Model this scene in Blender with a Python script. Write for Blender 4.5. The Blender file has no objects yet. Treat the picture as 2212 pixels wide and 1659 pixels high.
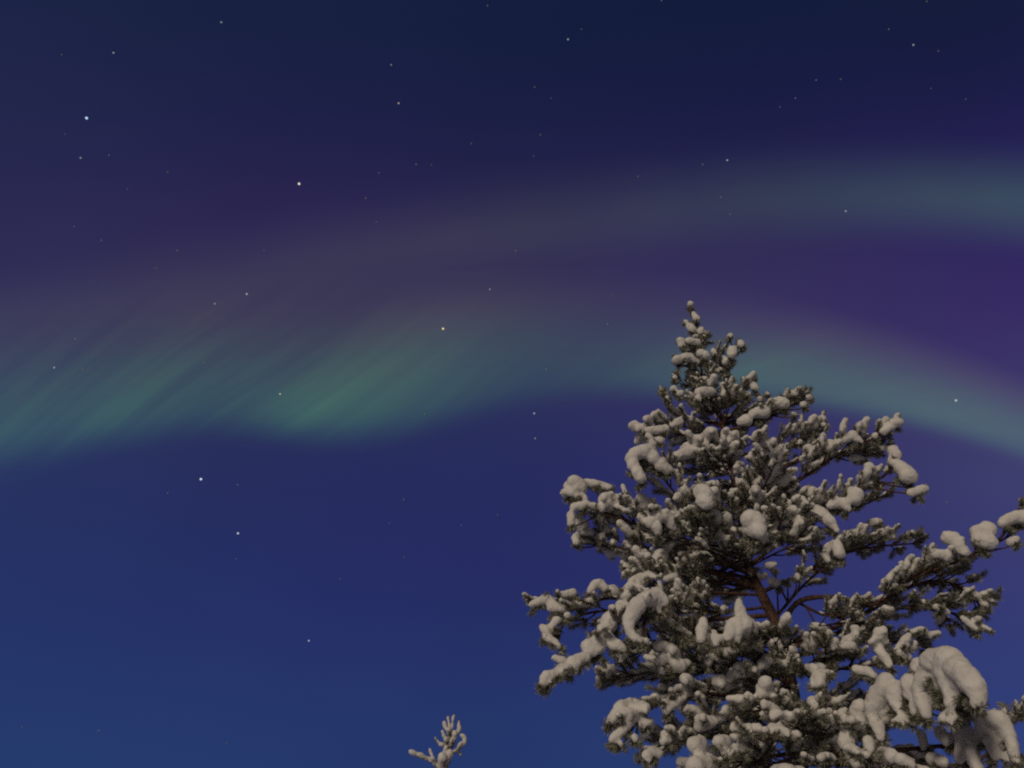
import bpy, bmesh, math, random
import numpy as np
from mathutils import Vector

random.seed(7)
rng = np.random.default_rng(7)
scene = bpy.context.scene
col = scene.collection

# ------------------------------------------------------------------ camera
# The measuring frame used below is 2212 x 1659 (the photograph's own shape).
PW, PH, FPX = 2212.0, 1659.0, 1736.0
PITCH = math.radians(43.0)
CAM = np.array([0.0, 0.0, 1.6])
cd = bpy.data.cameras.new("camera")
cam = bpy.data.objects.new("camera", cd)
col.objects.link(cam)
cam.location = CAM
cam.rotation_euler = (math.radians(90) + PITCH, 0, 0)
cd.sensor_width = 36.0
cd.lens = 36.0 * FPX / PW
cd.clip_start = 0.05
cd.clip_end = 60000.0
scene.camera = cam
CP, SP = math.cos(PITCH), math.sin(PITCH)


def ray(x, y):
    cx, cy = (x - PW / 2) / FPX, (PH / 2 - y) / FPX
    return np.array([cx, CP - SP * cy, SP + CP * cy])


def at(x, y, Y):
    """Point on the sight line of frame position (x, y) at the ground distance Y."""
    d = ray(x, y)
    return CAM + d * (Y / d[1])


def m_per_px(p):
    d = p - CAM
    return float(d[1] * CP + d[2] * SP) / FPX


# ------------------------------------------------------------------ exposure and film
scene.view_settings.view_transform = 'Standard'
scene.view_settings.look = 'None'
scene.view_settings.exposure = 0.0
scene.view_settings.gamma = 1.0
scene.cycles.filter_width = 2.1
scene.cycles.max_bounces = 6
scene.cycles.diffuse_bounces = 4
scene.cycles.transparent_max_bounces = 12
scene.cycles.use_denoising = False
scene.cycles.caustics_reflective = False
scene.cycles.caustics_refractive = False


def lin(c):
    r = []
    for v in c:
        v = v / 255.0
        r.append(v / 12.92 if v <= 0.04045 else ((v + 0.055) / 1.055) ** 2.4)
    return r


# ------------------------------------------------------------------ night sky (world)
SKX = [0, 553, 1106, 1659, 2212]
SKY = [0, 166, 332, 498, 664, 830, 995, 1161, 1327, 1493, 1659]
SKC = [
    [(28, 37, 71), (24, 33, 66), (20, 30, 62), (19, 28, 60), (21, 29, 59)],
    [(32, 39, 74), (27, 33, 69), (23, 30, 64), (23, 28, 64), (24, 28, 67)],
    [(40, 42, 80), (35, 34, 75), (30, 31, 70), (31, 30, 73), (40, 33, 90)],
    [(46, 43, 85), (44, 37, 82), (45, 41, 81), (48, 44, 86), (51, 41, 98)],
    [(50, 46, 86), (54, 49, 85), (55, 51, 86), (56, 49, 93), (54, 42, 101)],
    [(44, 54, 92), (44, 46, 84), (43, 48, 88), (54, 50, 93), (64, 54, 108)],
    [(40, 53, 98), (38, 44, 92), (37, 43, 92), (45, 46, 97), (66, 72, 112)],
    [(38, 51, 102), (37, 44, 97), (38, 42, 94), (46, 46, 101), (62, 60, 114)],
    [(38, 52, 105), (37, 47, 101), (37, 46, 99), (40, 50, 105), (54, 58, 117)],
    [(37, 56, 108), (37, 52, 106), (37, 52, 104), (40, 57, 112), (50, 63, 121)],
    [(37, 60, 110), (37, 57, 108), (37, 57, 106), (42, 62, 116), (50, 67, 124)],
]
SKL = np.array([[lin(c) for c in row] for row in SKC])


def sky_colour(az, el):
    d = np.array([math.sin(az) * math.cos(el), math.cos(az) * math.cos(el), math.sin(el)])
    f = d[1] * CP + d[2] * SP
    if f < 0.05:
        f = 0.05
    x = PW / 2 + FPX * d[0] / f
    y = PH / 2 - FPX * (-SP * d[1] + CP * d[2]) / f
    x = min(max(x, 0), PW - 1)
    y = min(max(y, 0), PH - 1)
    i = min(int(np.searchsorted(SKX, x, side='right')) - 1, 3)
    j = min(int(np.searchsorted(SKY, y, side='right')) - 1, 9)
    u = (x - SKX[i]) / (SKX[i + 1] - SKX[i])
    v = (y - SKY[j]) / (SKY[j + 1] - SKY[j])
    return ((SKL[j, i] * (1 - u) + SKL[j, i + 1] * u) * (1 - v)
            + (SKL[j + 1, i] * (1 - u) + SKL[j + 1, i + 1] * u) * v)


world = bpy.data.worlds.new("World")
scene.world = world
world.use_nodes = True
nt = world.node_tree
nt.nodes.clear()


def N(tree, kind, **kw):
    n = tree.nodes.new(kind)
    for k, v in kw.items():
        setattr(n, k, v)
    return n


def M(tree, op, a, b=None, c=None, clamp=False):
    n = tree.nodes.new('ShaderNodeMath')
    n.operation = op
    n.use_clamp = clamp
    for i, v in enumerate((a, b, c)):
        if v is None:
            continue
        if isinstance(v, (int, float)):
            n.inputs[i].default_value = v
        else:
            tree.links.new(v, n.inputs[i])
    return n.outputs[0]


def ramp(tree, fac, stops, interp='LINEAR'):
    n = tree.nodes.new('ShaderNodeValToRGB')
    cr = n.color_ramp
    cr.interpolation = interp
    while len(cr.elements) > 1:
        cr.elements.remove(cr.elements[-1])
    first = True
    for p, c in stops:
        if isinstance(c, (int, float)):
            c = (c, c, c)
        if first:
            e = cr.elements[0]
            e.position = p
            first = False
        else:
            e = cr.elements.new(p)
        e.color = (c[0], c[1], c[2], 1)
    if fac is not None:
        tree.links.new(fac, n.inputs[0])
    return n.outputs[0]


def mix(tree, fac, a, b):
    n = tree.nodes.new('ShaderNodeMix')
    n.data_type = 'RGBA'
    for sock, v in ((n.inputs[0], fac), (n.inputs[6], a), (n.inputs[7], b)):
        if hasattr(v, 'is_linked'):
            tree.links.new(v, sock)
        elif isinstance(v, (int, float)):
            sock.default_value = v
        else:
            sock.default_value = (*v, 1)
    return n.outputs[2]


tc = N(nt, 'ShaderNodeTexCoord')
sep = N(nt, 'ShaderNodeSeparateXYZ')
nt.links.new(tc.outputs['Generated'], sep.inputs[0])
el_n = M(nt, 'ARCSINE', sep.outputs[2])
az_n = M(nt, 'ARCTAN2', sep.outputs[0], sep.outputs[1])
el_f = M(nt, 'DIVIDE', el_n, math.pi / 2, clamp=True)
AZ = [-105, -62, -45, -30, -15, 0, 15, 28, 40, 52, 66, 105]
ELS = [0, 12, 17, 22, 27, 32, 37, 41, 45, 49, 53, 57, 61, 65, 70, 78]
prev = None
for i, a in enumerate(AZ):
    stops = [(e / 90.0, sky_colour(math.radians(a), math.radians(e))) for e in ELS]
    if abs(a) > 100:      # unseen sky behind the viewer: no aurora, even warm fill added to soften contrast
        stops = [(p, np.array([0.046, 0.038, 0.036])) for p, c in stops]
    r = ramp(nt, el_f, stops, 'B_SPLINE')
    if prev is None:
        prev = r
    else:
        mr = N(nt, 'ShaderNodeMapRange')
        mr.interpolation_type = 'SMOOTHSTEP'
        mr.inputs['From Min'].default_value = math.radians(AZ[i - 1] - 3)
        mr.inputs['From Max'].default_value = math.radians(a + 3)
        nt.links.new(az_n, mr.inputs['Value'])
        prev = mix(nt, mr.outputs[0], prev, r)
# very soft unevenness of the air glow
nz = N(nt, 'ShaderNodeTexNoise')
nz.inputs['Scale'].default_value = 3.0
nz.inputs['Detail'].default_value = 2.0
nt.links.new(tc.outputs['Generated'], nz.inputs['Vector'])
gain = M(nt, 'MULTIPLY_ADD', nz.outputs[0], 0.22, 0.89)
bg = N(nt, 'ShaderNodeBackground')
nt.links.new(prev, bg.inputs[0])
nt.links.new(gain, bg.inputs[1])
wo = N(nt, 'ShaderNodeOutputWorld')
nt.links.new(bg.outputs[0], wo.inputs[0])

# ------------------------------------------------------------------ the one light: warm, low, from behind the camera to the left
sd = bpy.data.lights.new("sun", 'SUN')
sd.energy = 1.2
sd.angle = math.radians(12)
sd.color = (1.0, 0.84, 0.64)
sun = bpy.data.objects.new("sun", sd)
col.objects.link(sun)
SUN_FROM = Vector((-0.42, -0.86, 0.26)).normalized()
sun.rotation_euler = SUN_FROM.to_track_quat('Z', 'Y').to_euler()

# ------------------------------------------------------------------ tags and mesh helpers


def tag(o, label=None, cat=None, group=None, kind=None):
    if label:
        o['label'] = label
    if cat:
        o['category'] = cat
    if group:
        o['group'] = group
    if kind:
        o['kind'] = kind
    return o


def empty(name, loc):
    o = bpy.data.objects.new(name, None)
    o.empty_display_size = 0.3
    col.objects.link(o)
    o.location = loc
    return o


def ico(sub):
    bm = bmesh.new()
    bmesh.ops.create_icosphere(bm, subdivisions=sub, radius=1.0)
    v = np.array([p.co[:] for p in bm.verts])
    f = np.array([[q.index for q in t.verts] for t in bm.faces])
    bm.free()
    return v, f


ICO = {s: ico(s) for s in (1, 2, 3)}


class Acc:
    """Collects triangles for ONE mesh."""

    def __init__(self):
        self.v, self.f, self.n = [], [], 0

    def add(self, v, f):
        self.v.append(np.asarray(v, float))
        self.f.append(np.asarray(f, int) + self.n)
        self.n += len(v)

    def ball(self, c, r, sub=1):
        v, f = ICO[sub]
        r = np.asarray(r, float)
        self.add(v * r + c, f)

    def tube(self, pts, rad, n=6):
        pts = np.asarray(pts, float)
        k = len(pts)
        t = np.gradient(pts, axis=0)
        t /= np.linalg.norm(t, axis=1)[:, None] + 1e-9
        ref = np.array([0.0, 0.0, 1.0]) if abs(t[0][2]) < 0.8 else np.array([1.0, 0.0, 0.0])
        a = np.cross(t, ref)
        a /= np.linalg.norm(a, axis=1)[:, None] + 1e-9
        b = np.cross(t, a)
        ang = np.arange(n) * 2 * math.pi / n
        rad = np.asarray(rad, float)[:, None, None]
        ring = pts[:, None, :] + rad * (np.cos(ang)[None, :, None] * a[:, None, :] + np.sin(ang)[None, :, None] * b[:, None, :])
        f = []
        for i in range(k - 1):
            for j in range(n):
                q = (i * n + j, i * n + (j + 1) % n, (i + 1) * n + (j + 1) % n, (i + 1) * n + j)
                f += [(q[0], q[1], q[2]), (q[0], q[2], q[3])]
        v = ring.reshape(-1, 3)
        v = np.vstack([v, pts[-1:]])
        e = k * n
        f += [((k - 1) * n + j, (k - 1) * n + (j + 1) % n, e) for j in range(n)]
        self.add(v, f)

    def mesh(self, name, off=(0, 0, 0)):
        v = np.vstack(self.v) - np.asarray(off)
        f = np.vstack(self.f)
        me = bpy.data.meshes.new(name)
        me.vertices.add(len(v))
        me.vertices.foreach_set("co", v.astype(np.float32).ravel())
        me.loops.add(f.size)
        me.loops.foreach_set("vertex_index", f.astype(np.int32).ravel())
        me.polygons.add(len(f))
        me.polygons.foreach_set("loop_start", (np.arange(len(f)) * 3).astype(np.int32))
        me.update(calc_edges=True)
        me.polygons.foreach_set("use_smooth", np.ones(len(f), dtype=bool))
        return me

    def build(self, name, mat, parent=None, off=(0, 0, 0)):
        me = self.mesh(name, off)
        me.materials.append(mat)
        o = bpy.data.objects.new(name, me)
        col.objects.link(o)
        o.parent = parent
        return o


def curve(pts, n):
    """Catmull-Rom through pts, n samples."""
    p = np.asarray(pts, float)
    p = np.vstack([2 * p[0] - p[1], p, 2 * p[-1] - p[-2]])
    m = len(p) - 3
    out = []
    for u in np.linspace(0, m - 1e-6, n):
        i = int(u)
        t = u - i
        a, b, c, d = p[i:i + 4]
        out.append(0.5 * (2 * b + (c - a) * t + (2 * a - 5 * b + 4 * c - d) * t * t + (3 * b - a - 3 * c + d) * t ** 3))
    return np.array(out)


# ------------------------------------------------------------------ materials


def principled(name):
    m = bpy.data.materials.new(name)
    m.use_nodes = True
    return m, m.node_tree, m.node_tree.nodes['Principled BSDF']


def tex_noise(t, scale, detail=3, rough=0.55):
    g = N(t, 'ShaderNodeNewGeometry')
    n = N(t, 'ShaderNodeTexNoise')
    n.inputs['Scale'].default_value = scale
    n.inputs['Detail'].default_value = detail
    n.inputs['Roughness'].default_value = rough
    t.links.new(g.outputs['Position'], n.inputs['Vector'])
    return n.outputs[0]


def bump(t, b, height, strength, dist):
    n = N(t, 'ShaderNodeBump')
    n.inputs['Strength'].default_value = strength
    n.inputs['Distance'].default_value = dist
    t.links.new(height, n.inputs['Height'])
    t.links.new(n.outputs[0], b.inputs['Normal'])


def snow_material(name, a, b_, scale=9.0):
    m, t, b = principled(name)
    t.links.new(ramp(t, tex_noise(t, scale, 4), [(0.3, a), (0.68, b_)]), b.inputs['Base Color'])
    b.inputs['Roughness'].default_value = 0.85
    b.inputs['Specular IOR Level'].default_value = 0.15
    bump(t, b, tex_noise(t, 34, 5, 0.68), 0.5, 0.02)
    return m


SNOW = snow_material('snow', (0.66, 0.64, 0.63), (0.82, 0.81, 0.79))

m, t, b = principled('needles')
c = ramp(t, tex_noise(t, 26, 3, 0.7), [(0.28, (0.075, 0.075, 0.040)), (0.42, (0.15, 0.148, 0.095)), (0.52, (0.30, 0.30, 0.25)), (0.68, (0.62, 0.61, 0.57))])
t.links.new(c, b.inputs['Base Color'])
b.inputs['Roughness'].default_value = 0.8
b.inputs['Specular IOR Level'].default_value = 0.2
NEEDLE = m

m, t, b = principled('pine_bark')
c = ramp(t, tex_noise(t, 30, 5, 0.65), [(0.3, (0.03, 0.016, 0.011)), (0.5, (0.085, 0.040, 0.026)), (0.7, (0.18, 0.12, 0.095))])
t.links.new(c, b.inputs['Base Color'])
b.inputs['Roughness'].default_value = 0.9
bump(t, b, tex_noise(t, 45, 5, 0.7), 0.8, 0.02)
BARK = m

m, t, b = principled('frosted_bark')
c = ramp(t, tex_noise(t, 24, 4, 0.7), [(0.36, (0.08, 0.055, 0.042)), (0.5, (0.30, 0.26, 0.23)), (0.66, (0.62, 0.60, 0.57))])
t.links.new(c, b.inputs['Base Color'])
b.inputs['Roughness'].default_value = 0.9
bump(t, b, tex_noise(t, 60, 4, 0.7), 0.7, 0.01)
FROST = m


# ------------------------------------------------------------------ ground (below the frame)
def ground():
    n, R = 90, 30000.0
    u = np.linspace(-1, 1, n)
    s = np.sign(u) * (np.abs(u) ** 4 * R + np.abs(u) * 40)
    X, Y = np.meshgrid(s, s + 8)
    d = np.hypot(X, Y - 6)
    Z = 0.18 * np.sin(X * 0.31 + 1.2) * np.cos(Y * 0.27) + 0.1 * np.sin(X * 0.83 + Y * 0.6)
    Z *= np.clip((d - 1.5) / 8, 0, 1) * np.exp(-d / 400)
    v = np.stack([X, Y, Z - 0.02], -1).reshape(-1, 3)
    f = []
    for i in range(n - 1):
        for j in range(n - 1):
            q = (i * n + j, i * n + j + 1, (i + 1) * n + j + 1, (i + 1) * n + j)
            f += [(q[0], q[1], q[2]), (q[0], q[2], q[3])]
    a = Acc()
    a.add(v, f)
    o = a.build('ground', snow_material('snowfield', (0.62, 0.61, 0.61), (0.8, 0.79, 0.78), 1.3))
    tag(o, kind='structure')


ground()

# ------------------------------------------------------------------ the pine tree builder
UP = np.array([0.0, 0.0, 1.0])


def unit(v):
    return v / (np.linalg.norm(v) + 1e-9)


SR = 0.098


class Branch:
    def __init__(self):
        self.wood, self.needle, self.snow, self.snow_r = Acc(), Acc(), [], []

    def blob(self, c, r):
        self.snow.append((c, r))

    def needles(self, pts, count, length, width=0.0045):
        pts = np.asarray(pts)
        k = len(pts)
        u = rng.random(count) ** 0.8 * (k - 1.001)
        i = u.astype(int)
        f = (u - i)[:, None]
        p = pts[i] * (1 - f) + pts[i + 1] * f
        T = pts[i + 1] - pts[i]
        T /= np.linalg.norm(T, axis=1)[:, None] + 1e-9
        rd = rng.normal(size=(count, 3))
        rd -= (rd * T).sum(1)[:, None] * T
        rd /= np.linalg.norm(rd, axis=1)[:, None] + 1e-9
        d = T * rng.uniform(0.45, 1.0, count)[:, None] + rd * 0.75 - UP * 0.12
        d /= np.linalg.norm(d, axis=1)[:, None]
        L = (length * rng.uniform(0.7, 1.15, count))[:, None]
        s = np.cross(d, rng.normal(size=(count, 3)))
        s /= np.linalg.norm(s, axis=1)[:, None] + 1e-9
        w = width
        v = np.stack([p - s * w * 0.5, p + s * w * 0.5, p + d * L * 0.55 + s * w * 0.5, p + d * L], 1).reshape(-1, 3)
        q = np.arange(count)[:, None] * 4
        fa = np.vstack([q + np.array([[0, 1, 2]]), q + np.array([[0, 2, 3]])])
        self.needle.add(v, fa)

    def shoot(self, p0, d, length, r, load=1.0, bend=0.15, nl=0.070, dens=1.0, curl=0.0):
        d = unit(d)
        side = unit(np.cross(d, UP) + 1e-6)
        k = 6
        pts = []
        for i in range(k):
            u = i / (k - 1)
            pts.append(p0 + d * length * u + UP * (bend * length * u * u) + side * (curl * length * u * u))
        pts = np.array(pts)
        self.wood.tube(pts, np.linspace(0.010, 0.005, k), 5)
        self.needles(pts, int(dens * (70 + length * 520)), nl, 0.0062)
        if load <= 0 or rng.random() < 0.16:
            return
        n = max(4, int(length * 0.7 / (r * 0.40)))
        r = r * rng.uniform(0.8, 1.2)
        for i in range(n):
            u = 0.34 + 0.68 * i / (n - 1)
            j = min(int(u * (k - 1)), k - 2)
            f = u * (k - 1) - j
            c = pts[j] * (1 - f) + pts[j + 1] * f
            rr = r * min(load, 1.05) * rng.uniform(0.86, 1.12) * (0.75 + 0.35 * math.sin(min(u, 1) * 2.6))
            if rng.random() < 0.05:
                continue
            c = c + UP * (nl * 0.20 + rr * 0.45) + rng.normal(size=3) * r * 0.12
            self.blob(c, np.array([rr * 1.08, rr * 1.08, rr * rng.uniform(0.7, 0.95)]))
            if i == n - 1 and load > 0.7:
                self.blob(c + d * rr * 0.5 - UP * rr * 0.6, np.array([rr] * 3) * 0.72)


def make_branch(tree, base, pts, rad, load=1.0, auto=1.0, caps=(), size=1.0, up=0.25, start=0.28, spread=1.0, line=True):
    """pts: 3-D polyline from the trunk to the tip. caps: snow pillows (a, ra, b, rb) in 3-D."""
    B = Branch()
    n = max(8, len(pts) * 5)
    P = curve(pts, n)
    ln = float(np.linalg.norm(np.diff(P, axis=0), axis=1).sum())
    B.wood.tube(P, np.linspace(rad, max(0.008, rad * 0.25), n) * rng.uniform(0.9, 1.12, n), 7)
    T = np.gradient(P, axis=0)
    # thin snow line on top of the bare part of the limb
    if line:
        for i in range(1, n - 1):
            for h in (0, 0.5):
                if rng.random() < 0.55:
                    p = P[i] * (1 - h) + P[i + 1] * h
                    B.blob(p + UP * rad * 0.7, np.array([1, 1, 0.7]) * rng.uniform(0.02, 0.034))
    # twigs with shoots
    if auto > 0:
        step = 0.115 / auto
        s, sgn = ln * start, 1
        while s < ln:
            u = s / ln
            i = min(int(u * (n - 1)), n - 2)
            p, td = P[i], unit(T[i])
            side = unit(np.cross(td, UP) + np.array([1e-6, 0, 0])) * sgn
            wl = min(0.72, (0.28 + 0.38 * (1 - u)) * rng.uniform(0.8, 1.25)) * size
            d = unit(td * rng.uniform(0.5, 0.95) + side * rng.uniform(0.4, 0.9) * spread + UP * rng.uniform(up - 0.25, up + 0.3))
            ld = load * rng.uniform(0.45, 1.2)
            if wl > 0.26:
                q = p + d * wl * 0.6 + UP * wl * rng.uniform(-0.08, 0.08)
                B.wood.tube(np.array([p, p + d * wl * 0.3 - UP * 0.01, q]), [0.011, 0.009, 0.007], 5)
                for h in (rng.uniform(0.3, 0.5),):
                    for a in (-1, 1):
                        d2 = unit(d + np.cross(d, UP) * a * rng.uniform(0.4, 0.9) + UP * rng.uniform(-0.15, 0.45))
                        B.shoot(p + d * wl * h, d2, wl * rng.uniform(0.45, 0.68), SR * size, load * rng.uniform(0.35, 1.15), rng.uniform(-0.2, 0.25))
                B.shoot(q, d + UP * rng.uniform(0, 0.3), wl * 0.62, SR * size, ld, rng.uniform(-0.1, 0.25))
            else:
                B.shoot(p, d, wl, SR * size, ld, rng.uniform(-0.15, 0.25))
            s += step * rng.uniform(0.7, 1.3)
            sgn = -sgn
        B.shoot(P[-1] - unit(T[-1]) * 0.2 * size, unit(T[-1]) + UP * 0.1, 0.24 * size, SR * size, load * 0.9)
    # the pillows
    for (a, ra, b_, rb) in caps:
        L = float(np.linalg.norm(b_ - a))
        k = max(2, int(L / (0.45 * min(ra, rb))) + 1)
        for i in range(k):
            u = i / (k - 1)
            r = (ra * (1 - u) + rb * u) * (1.02 if max(ra, rb) > 0.09 else 1.18)
            c = a * (1 - u) + b_ * u
            B.blob(c, np.array([r, r, r]) * rng.uniform(0.88, 1.0))
            for _ in range(2):
                B.blob(c + unit(rng.normal(size=3)) * r * 0.40, np.array([r, r, r]) * rng.uniform(0.5, 0.7))
        # dark foliage carrying the pillow
        steep = L > 0.02 and abs(b_[2] - a[2]) / L > 0.6
        if steep:
            low, rl = (a, ra) if a[2] < b_[2] else (b_, rb)
            lowc = low - UP * rl * 0.7
        else:
            lowc = (a + b_) / 2 - UP * (max(ra, rb) * 0.8)
        lowc = lowc + np.array([0, (1.0 if max(ra, rb) > 0.07 else 0.45) * max(ra, rb), 0])
        j = int(np.argmin(np.linalg.norm(P - lowc, axis=1)))
        j = max(0, j - 2)
        B.wood.tube(curve([P[j], (P[j] + lowc) / 2 - UP * 0.02, lowc], 6), np.linspace(0.014, 0.008, 6), 5)
        h = unit((b_ - a) if L > 0.05 and not steep else np.array([rng.normal(), rng.normal() * 0.4, 0.1]))
        ext = max((0 if steep else L * 0.5) + 0.04, max(ra, rb) * 0.85)
        nn = 3 if ra < 0.08 else 6
        for q in range(nn):
            dd = unit(h * rng.uniform(-1, 1) + rng.normal(size=3) * 0.5 - UP * 0.25)
            B.shoot(lowc - dd * ext * 0.3 + (0 if steep else 1) * (b_ - a) * rng.uniform(-0.3, 0.3), dd, ext * rng.uniform(0.9, 1.3), 0.03, 0.0, nl=0.08, dens=1.5)
    o = B.wood.build('branch', BARK, tree, base)
    if B.needle.n:
        B.needle.build('needles', NEEDLE, o, base)
    if B.snow:
        snow_jobs.append((B.snow, o, base, 0.019))
    return o


snow_jobs = []
cl = bpy.data.textures.new('snow_lumps', 'CLOUDS')
cl.noise_scale = 0.13
cl.noise_depth = 2
cl2 = bpy.data.textures.new('snow_crumbs', 'CLOUDS')
cl2.noise_scale = 0.042
cl2.noise_depth = 1


def finish_snow(jobs):
    """Melts each branch's blobs into one smooth snow mesh."""
    made = []
    for blobs, parent, base, vox in jobs:
        a = Acc()
        for c, r in blobs:
            a.ball(c, np.maximum(r, vox * 1.25), 1 if max(r) < 0.09 else 2)
        me = a.mesh('snow', base)
        o = bpy.data.objects.new('snow', me)
        col.objects.link(o)
        md = o.modifiers.new('r', 'REMESH')
        md.mode = 'VOXEL'
        md.voxel_size = vox
        ms = o.modifiers.new('s', 'SMOOTH')
        ms.factor = 0.5
        ms.iterations = 7
        dd = o.modifiers.new('d', 'DISPLACE')
        dd.texture = cl
        dd.texture_coords = 'LOCAL'
        dd.strength = 0.03
        dd.mid_level = 0.35
        d2 = o.modifiers.new('d2', 'DISPLACE')
        d2.texture = cl2
        d2.texture_coords = 'LOCAL'
        d2.strength = 0.014
        d2.mid_level = 0.5
        made.append((o, parent))
    bpy.context.view_layer.update()
    dg = bpy.context.evaluated_depsgraph_get()
    for o, parent in made:
        me = o.evaluated_get(dg).to_mesh()
        n, nl = len(me.vertices), len(me.loops)
        v = np.zeros(n * 3)
        me.vertices.foreach_get('co', v)
        v = v.reshape(-1, 3)
        me.calc_loop_triangles()
        f = np.zeros(len(me.loop_triangles) * 3, dtype=np.int32)
        me.loop_triangles.foreach_get('vertices', f)
        f = f.reshape(-1, 3)
        # connected lumps: every lump is a mesh of its own
        lab = np.arange(n)
        while True:
            m = lab[f].min(1)
            new = lab.copy()
            for c in range(3):
                np.minimum.at(new, f[:, c], m)
            new = new[new]
            if (new == lab).all():
                break
            lab = new
        old = o.data
        bpy.data.objects.remove(o)
        bpy.data.meshes.remove(old)
        fl = lab[f[:, 0]]
        ids, cnt = np.unique(lab, return_counts=True)
        for q, k in zip(ids, cnt):
            if k < 90 and len(ids) > 1:
                continue
            ff = f[fl == q]
            used, inv = np.unique(ff, return_inverse=True)
            a = Acc()
            a.add(v[used], inv.reshape(-1, 3))
            a.build('snow', SNOW, parent)


# ------------------------------------------------------------------ the big snow-laden pine
TY = 9.0
TRUNK = [(1726, 1660), (1714, 1521), (1694, 1420), (1680, 1356), (1641, 1275), (1617, 1220), (1600, 1120), (1573, 980), (1556, 900), (1536, 820), (1511, 735), (1491, 664)]
tp = [at(x, y, TY) for x, y in TRUNK]
BASE = np.array([tp[0][0] - 0.03, TY, 0.0])
tree = empty('pine_tree', BASE)
tag(tree, 'tall pine with thick snow pillows on every branch, filling the right of the view', 'tree')
full = [BASE + np.array([0.05, 0, -0.1]), BASE + np.array([0.03, 0, 1.5]), BASE + np.array([-0.02, 0, 3.2])] + tp
Tc = curve(full, 90)
trunk = Acc()
tr = np.interp(Tc[:, 2], [0, 0.4, 2, 5, 6.0, 7.3, 9, 11.8], [0.20, 0.16, 0.13, 0.090, 0.066, 0.047, 0.030, 0.012])
trunk.tube(Tc, tr * rng.uniform(0.96, 1.05, len(Tc)), 12)
trunk.build('trunk', BARK, tree, BASE)


def px_branch(pts, dy, caps=(), load=1.0, auto=1.0, rad=None, dy0=0.0, **kw):
    """Limb from measured positions: dy is how far its tip leans away from (+) or toward (-) the viewer, in metres."""
    n = len(pts)
    seg = [0.0]
    for i in range(1, n):
        seg.append(seg[-1] + math.hypot(pts[i][0] - pts[i - 1][0], pts[i][1] - pts[i - 1][1]))
    seg = [s / seg[-1] for s in seg]
    P = [at(x, y, TY + dy0 + dy * u) for (x, y), u in zip(pts, seg)]

    def depth_at(x, y):
        best = None
        for i in range(n - 1):
            ax, ay = pts[i]
            bx, by = pts[i + 1]
            t = ((x - ax) * (bx - ax) + (y - ay) * (by - ay)) / ((bx - ax) ** 2 + (by - ay) ** 2 + 1e-9)
            t = min(max(t, 0), 1)
            d = math.hypot(ax + t * (bx - ax) - x, ay + t * (by - ay) - y)
            if best is None or d < best[0]:
                best = (d, seg[i] + t * (seg[i + 1] - seg[i]))
        return TY + dy0 + dy * best[1] - 0.16

    C = []
    for c in caps:
        if len(c) == 3:
            c = (c[0], c[1], c[2], c[0], c[1], c[2])
        x0, y0, r0, x1, y1, r1 = c[:6]
        back = c[6] if len(c) > 6 else 0.0
        a, b_ = at(x0, y0, depth_at(x0, y0) + back), at(x1, y1, depth_at(x1, y1) + back)
        C.append((a, r0 * m_per_px(a), b_, r1 * m_per_px(b_)))
    ln = sum(np.linalg.norm(P[i + 1] - P[i]) for i in range(n - 1))
    if rad is None:
        rad = 0.011 + 0.0065 * ln
    return make_branch(tree, BASE, P, rad, load, auto, C, **kw)


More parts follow.
